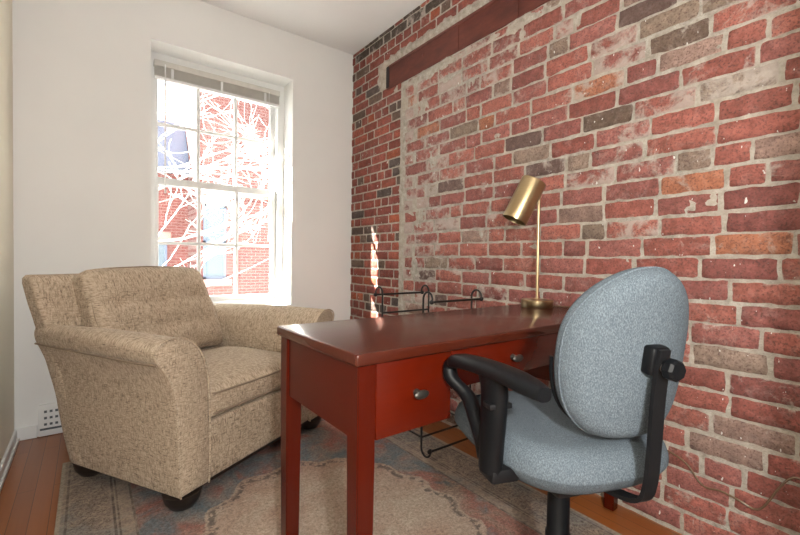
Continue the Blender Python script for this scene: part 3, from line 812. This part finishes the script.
# ------------------------------------------------------------------ wrought iron rack behind the desk
rk = empty('iron_rack', (0, 0, 0), 0, 'black wrought iron rack with scrolled ends between the desk and the brick wall', 'rack')
RX0, RX1, RY0, RY1, RZ = 1.305, 1.645, 1.535, 1.885, .775
def scroll_post(x, y, sgn):
    zb = ZR if x < 1.5 else 0.
    r = .034; bm = bmesh.new()
    top = RZ + .004; bot = zb + r + .008
    pts = [(x, y, .40)]
    def curl(z, s):
        return [(x, y + sgn * (r - r * cos(a)), z + s * r * 1.05 * sin(a)) for a in [k * pi * 1.12 / 12 for k in range(13)]]
    P_ = list(reversed(curl(bot, -1))) + [(x, y, bot + (top - bot) * k / 8) for k in range(1, 8)] + curl(top, 1)
    tube(bm, P_, .0052, 8)
    from_bm('scroll_post', bm, M['iron'], rk)
    return (x, y + sgn * 2 * r * .98)
for y, s in ((RY0, -1), (RY1, 1)):
    for x in (RX0, RX1): scroll_post(x, y, s)
    yb = y + s * .066
    for nm_, zz in (('top_rail', RZ - .006), ('bottom_rail', .052)):
        bm = bmesh.new(); tube(bm, [(RX0 - .004, yb, zz), (RX1 + .004, yb, zz)], .0055, 8)
        for x in (RX0 - .004, RX1 + .004): ball(bm, (x, yb, zz), .0115, 10)
        from_bm(nm_, bm, M['iron'], rk)
    for zz in (.10, .672):
        bm = bmesh.new(); tube(bm, [(RX0, y, zz), (RX1, y, zz)], .005, 8); from_bm('cross_bar', bm, M['iron'], rk)
for x in (RX0, RX1):
    bm = bmesh.new(); tube(bm, [(x, RY0, .10), (x, RY1, .10)], .005, 8); from_bm('side_bar', bm, M['iron'], rk)

# ------------------------------------------------------------------ office chair (local: +y is the way it faces)
oc = empty('office_chair', (.930, .567, 0), RAD(-20), 'grey fabric office chair with black armrests facing the desk', 'office chair')
def seat2(p, s):
    p.x *= 1 - .10 * max(0., -s[1]) ** 2
    p.z -= .035 * max(0., s[1] - .35) ** 2 * 1.6
    if s[2] > 0: p.z += .014 * max(0., 1 - s[0] ** 2) * max(0., 1 - s[1] ** 2)
    q = max(0., -s[2]) * .12
    p.x *= 1 - q; p.y *= 1 - q
    return p
bm = bmesh.new(); pad(bm, .212, .238, .051, .046, lambda v: 3.2, seat2, Matrix.Translation((-.008, .025, .540))); from_bm('seat', bm, M['office'], oc, angle=80)
bm = bmesh.new(); rbox(bm, (.24, .25, .022), .010, 6, None, Matrix.Translation((0, .02, .485))); from_bm('seat_pan', bm, M['black'], oc, angle=60)
BT = RAD(8)
bmx = Matrix.Translation((.006, -.195, .791)) @ Matrix.Rotation(BT, 4, 'X')
HBX, HBZ = .146, .176
def back2(p, s):
    """plan coordinates: x across, y up the back, z towards the rear"""
    v = s[1]
    x = p.x * (1 - .13 * max(0., v) ** 2); up = p.y; y = -p.z
    y += .036 * (p.x / HBX) ** 2 - .008
    if s[2] > 0: y -= .014 * max(0., 1 - s[0] ** 2) * max(0., 1 - v ** 2)
    y -= .014 * max(0., v) ** 2
    return Vector((x, y, up))
NB = lambda v: 2.15 + .35 * (1 - v) / 2 * 2
bk2 = empty('backrest'); bk2.parent = oc
bm = bmesh.new(); pad(bm, HBX, HBZ, .035, .033, NB, back2, bmx); from_bm('backrest_pad', bm, M['office'], bk2, angle=80)
def edge_ring(zz, inset):
    out = []
    for k in range(72):
        a = 2 * pi * (k + .5) / 72; c, s_ = cos(a), sin(a); n = NB(s_)
        rad = 1 / (abs(c) ** n + abs(s_) ** n) ** (1 / n); bx, by = HBX * c * rad, HBZ * s_ * rad; f = 1 - inset / math.hypot(bx, by)
        out.append(bmx @ back2(Vector((bx * f, by * f, zz)), (bx * f / HBX, by * f / HBZ, zz / .035)))
    return out
bm = bmesh.new(); tube(bm, edge_ring(-.030, .006)[37:69], .0045, 6); from_bm('lower_edge_strip', bm, M['black'], bk2)  # dark strip following the backrest's lower front edge
bk2.children[-1]['label'] = 'dark strip along the lower front edge of the backrest'
bm = bmesh.new(); tube(bm, edge_ring(.004, .0008), .0028, 6, closed=True); from_bm('seam_piping', bm, M['office'], bk2)
bm = bmesh.new()
path = smooth_path([(0, .02, .480), (0, -.10, .486), (0, -.19, .498), (0, -.240, .516), (0, -.256, .555), (0, -.262, .62), (0, -.268, .72), (0, -.278, .812)], 5)
rings = []
for i, p in enumerate(path):
    t = (path[min(i + 1, len(path) - 1)] - path[max(i - 1, 0)]).normalized(); nrm = t.cross(Vector((1, 0, 0)))
    w_, th = .0145, .004
    if i > len(path) - 3: w_ = .012
    rings.append([p + Vector((sx_ * w_, 0, 0)) + nrm * (sy_ * th) for sx_, sy_ in ((-1, -1), (1, -1), (1, 1), (-1, 1))])
loft(bm, rings); from_bm('back_bar', bm, M['blackmetal'], oc, angle=30)
bm = bmesh.new(); rbox(bm, (.042, .030, .055), .007, 5, None, Matrix.Translation((0, -.258, .790)) @ Matrix.Rotation(BT, 4, 'X')); from_bm('mount_bracket', bm, M['black'], oc, angle=50)
bm = bmesh.new()
lathe(bm, [(.0, 0), (.017, 0), (.020, .004), (.020, .017), (.016, .022), (.0, .023)], 8, cap=False); xform(bm, Matrix.Translation((.0, -.286, .780)) @ Matrix.Rotation(pi / 2, 4, 'X'))
from_bm('adjuster_knob', bm, M['black'], oc, angle=20)
bm = bmesh.new(); lathe(bm, [(.009, 0), (.009, .013)], 14); xform(bm, Matrix.Translation((.0, -.275, .780)) @ Matrix.Rotation(pi / 2, 4, 'X')); from_bm('bolt_collar', bm, M['chrome'], oc)
def arm2(sx_):
    a = empty('armrest'); a.parent = oc
    X0, X1 = (-.228, -.262) if sx_ < 0 else (.200, .208)          # the left pad toes out towards the front
    def L(y): return X0 + (X1 - X0) * (y + .25) / .31
    pad = smooth_path([(L(-.245), -.245, .738), (L(-.16), -.16, .745), (L(-.07), -.07, .744), (L(.02), .02, .736), (L(.062), .062, .724)], 5)
    bm = bmesh.new(); rings = []
    n = len(pad)
    for i, p in enumerate(pad):
        t = i / (n - 1)
        e = min(1., .35 + 3.8 * min(t, 1 - t)) ** .6
        wx, wz = .027 * e, .0165 * (.55 + .45 * e)
        rings.append([p + Vector((wx * abs(cos(b)) ** .7 * (1 if cos(b) > 0 else -1), 0, wz * abs(sin(b)) ** .8 * (1 if sin(b) > 0 else -1))) for b in [2 * pi * k / 18 for k in range(18)]])
    loft(bm, rings); from_bm('arm_pad', bm, M['black'], a, angle=60)
    def strap(nm_, pts, ws, th):
        path = smooth_path(pts, 6); bm = bmesh.new(); rings = []
        for i, p in enumerate(path):
            t = (path[min(i + 1, len(path) - 1)] - path[max(i - 1, 0)]).normalized()
            s_ = Vector((1, 0, 0)); nrm = t.cross(s_).normalized(); f = i / (len(path) - 1)
            w_ = ws[0] + (ws[1] - ws[0]) * f
            rings.append([p + nrm * (w_ * cos(b)) + s_ * (th * sin(b)) for b in [2 * pi * k / 12 for k in range(12)]])
        loft(bm, rings); from_bm(nm_, bm, M['black'], a, angle=60)
    X = -.236 if sx_ < 0 else .200
    strap('front_loop', [(L(.045), .045, .732), (L(.07), .074, .712), (L(.06), .066, .682), (X, .034, .648), (X, -.010, .610), (X, -.040, .575), (X, -.058, .545)], (.012, .022), .018)
    strap('arm_post', [(L(-.09), -.090, .738), (X, -.088, .70), (X, -.085, .64), (X, -.080, .58), (X, -.078, .528)], (.046, .030), .0235)
    bm = bmesh.new(); box(bm, (X - .026, -.118, .668), (X + .026, -.086, .680), .003, 2); from_bm('height_catch', bm, M['blackmetal'], a)
    bm = bmesh.new(); box(bm, (min(X, sx_ * .195) - .012, -.108, .508), (max(X, sx_ * .195) + .012, -.046, .538), .006, 2); from_bm('arm_bracket', bm, M['blackmetal'], a)
arm2(-1); arm2(1)
for ch in oc.children:
    if ch.name == 'armrest.001': ch.location = (0, .13, 0)
bm = bmesh.new(); box(bm, (-.080, -.10, .446), (.080, .10, .476), .008, 2); from_bm('tilt_mechanism', bm, M['blackmetal'], oc)
bm = bmesh.new(); lathe(bm, [(.030, .085), (.032, .10), (.030, .30), (.027, .305), (.026, .45)], 24); from_bm('gas_column', bm, M['black'], oc)
bm = bmesh.new(); tube(bm, [(.07, .02, .460), (.17, .03, .458), (.205, .03, .456)], [.005, .005, .009], 8); from_bm('height_lever', bm, M['black'], oc)
for k in range(5):
    a = RAD(18 + 72 * k)
    s = empty('base_spoke'); s.parent = oc; s.rotation_euler = (0, 0, a)
    bm = bmesh.new(); loft(bm, [[(x, -w, zt - h), (x, w, zt - h), (x, w * .7, zt), (x, -w * .7, zt)] for x, w, zt, h in ((.02, .028, .125, .05), (.14, .022, .108, .032), (.27, .016, .088, .022))]); from_bm('spoke', bm, M['black'], s, smooth=False)
    bm = bmesh.new()
    wz = ZR + .024
    for yy in (-.017, .017):
        b0_ = bmesh.new(); lathe(b0_, [(.0, -.009), (.020, -.009), (.024, -.005), (.024, .005), (.020, .009), (.0, .009)], 18, cap=False)
        xform(b0_, Matrix.Translation((.262, yy, wz)) @ Matrix.Rotation(pi / 2, 4, 'X'))
        me_ = bpy.data.meshes.new('tmp'); b0_.to_mesh(me_); b0_.free(); bm.from_mesh(me_); bpy.data.meshes.remove(me_)
    box(bm, (.242, -.008, wz), (.282, .008, wz + .034), .004, 2)
    from_bm('caster', bm, M['black'], s)

# ------------------------------------------------------------------ cord on the brick wall
xc = XB - .008
cpts = [(xc, .66, .288), (xc, .612, .289), (xc, .561, .276), (xc, .529, .256), (xc, .499, .216), (xc - .002, .475, .206), (xc - .004, .436, .213), (xc - .004, .388, .205), (xc - .003, .35, .195), (xc - .004, .326, .216), (xc - .006, .293, .288), (xc - .004, .271, .325), (xc - .002, .249, .335), (xc, .20, .318), (xc, .12, .25), (xc, .05, .10), (xc - .01, .0, .008), (xc - .12, -.02, .006)]
pre = [(xc - .02, 1.02, .006), (xc - .004, .95, .012), (xc, .88, .12), (xc, .78, .255)]
bm = bmesh.new(); tube(bm, smooth_path(pre + cpts, 5), .0034, 8)
cd = from_bm('electrical_cord', bm, M['cordmat'], None); tag(cd, 'thin brown electrical cord draped across the lower bricks beside the office chair', 'cord')

# ------------------------------------------------------------------ camera
f_px, pitch, roll, yr = 413.07, RAD(1.101), RAD(.739), RAD(-37.072)
Rp = Matrix(((1, 0, 0), (0, cos(pitch), -sin(pitch)), (0, sin(pitch), cos(pitch))))
Rr = Matrix(((cos(roll), -sin(roll), 0), (sin(roll), cos(roll), 0), (0, 0, 1)))
RT = (Rr @ Rp).transposed()
def to_world(q):
    l = RT @ Vector(q); s, c = sin(yr), cos(yr)
    return Vector((l.x * c - l.z * s, l.x * s + l.z * c, -l.y))
ex_, ey_, ez_ = to_world((1, 0, 0)), to_world((0, -1, 0)), to_world((0, 0, -1))
cam = bpy.data.cameras.new('camera'); cam.sensor_width = 36; cam.lens = f_px / 800 * 36; cam.clip_start = .02; cam.clip_end = 200
co = bpy.data.objects.new('camera', cam); COL.objects.link(co)
m4 = Matrix((ex_, ey_, ez_)).transposed().to_4x4(); m4.translation = (0, 0, .97); co.matrix_world = m4
SC.camera = co

# ------------------------------------------------------------------ light
w = bpy.data.worlds.new('sky'); SC.world = w; w.use_nodes = True
bg = w.node_tree.nodes['Background']; bg.inputs[0].default_value = (.88, .94, 1., 1); bg.inputs[1].default_value = 4.6
def lamp(name, typ, loc, energy, color=(1, 1, 1), **kw):
    d = bpy.data.lights.new(name, typ); d.energy = energy; d.color = color
    for k, v in kw.items(): setattr(d, k, v)
    o = bpy.data.objects.new(name, d); o.location = loc; COL.objects.link(o); return o
sun = lamp('sun', 'SUN', (-4, 8, 6), 140., (1., .95, .86), angle=RAD(.53))
sd = Vector((1, -.60, -.68 * math.hypot(1, .6)))
sun.rotation_euler = sd.to_track_quat('-Z', 'Y').to_euler()
lamp('flash_fill', 'POINT', (-.05, -.40, 1.22), 108., (1., .992, .978), shadow_soft_size=.035)  # fill light added behind the lens, standing in for a flash
pt = lamp('window_portal', 'AREA', ((WX0 + WX1) / 2, YW + WT + .01, (WZ0 + WZX) / 2), 1.)
pt.data.shape = 'RECTANGLE'; pt.data.size = WX1 - WX0; pt.data.size_y = WZX - WZ0; pt.data.cycles.is_portal = True
pt.rotation_euler = Vector((0, -1, 0)).to_track_quat('-Z', 'Z').to_euler()

SC.view_settings.view_transform = 'Standard'; SC.view_settings.look = 'None'; SC.view_settings.gamma = 1.0; SC.view_settings.use_curve_mapping = False
SC.view_settings.exposure = 0.0
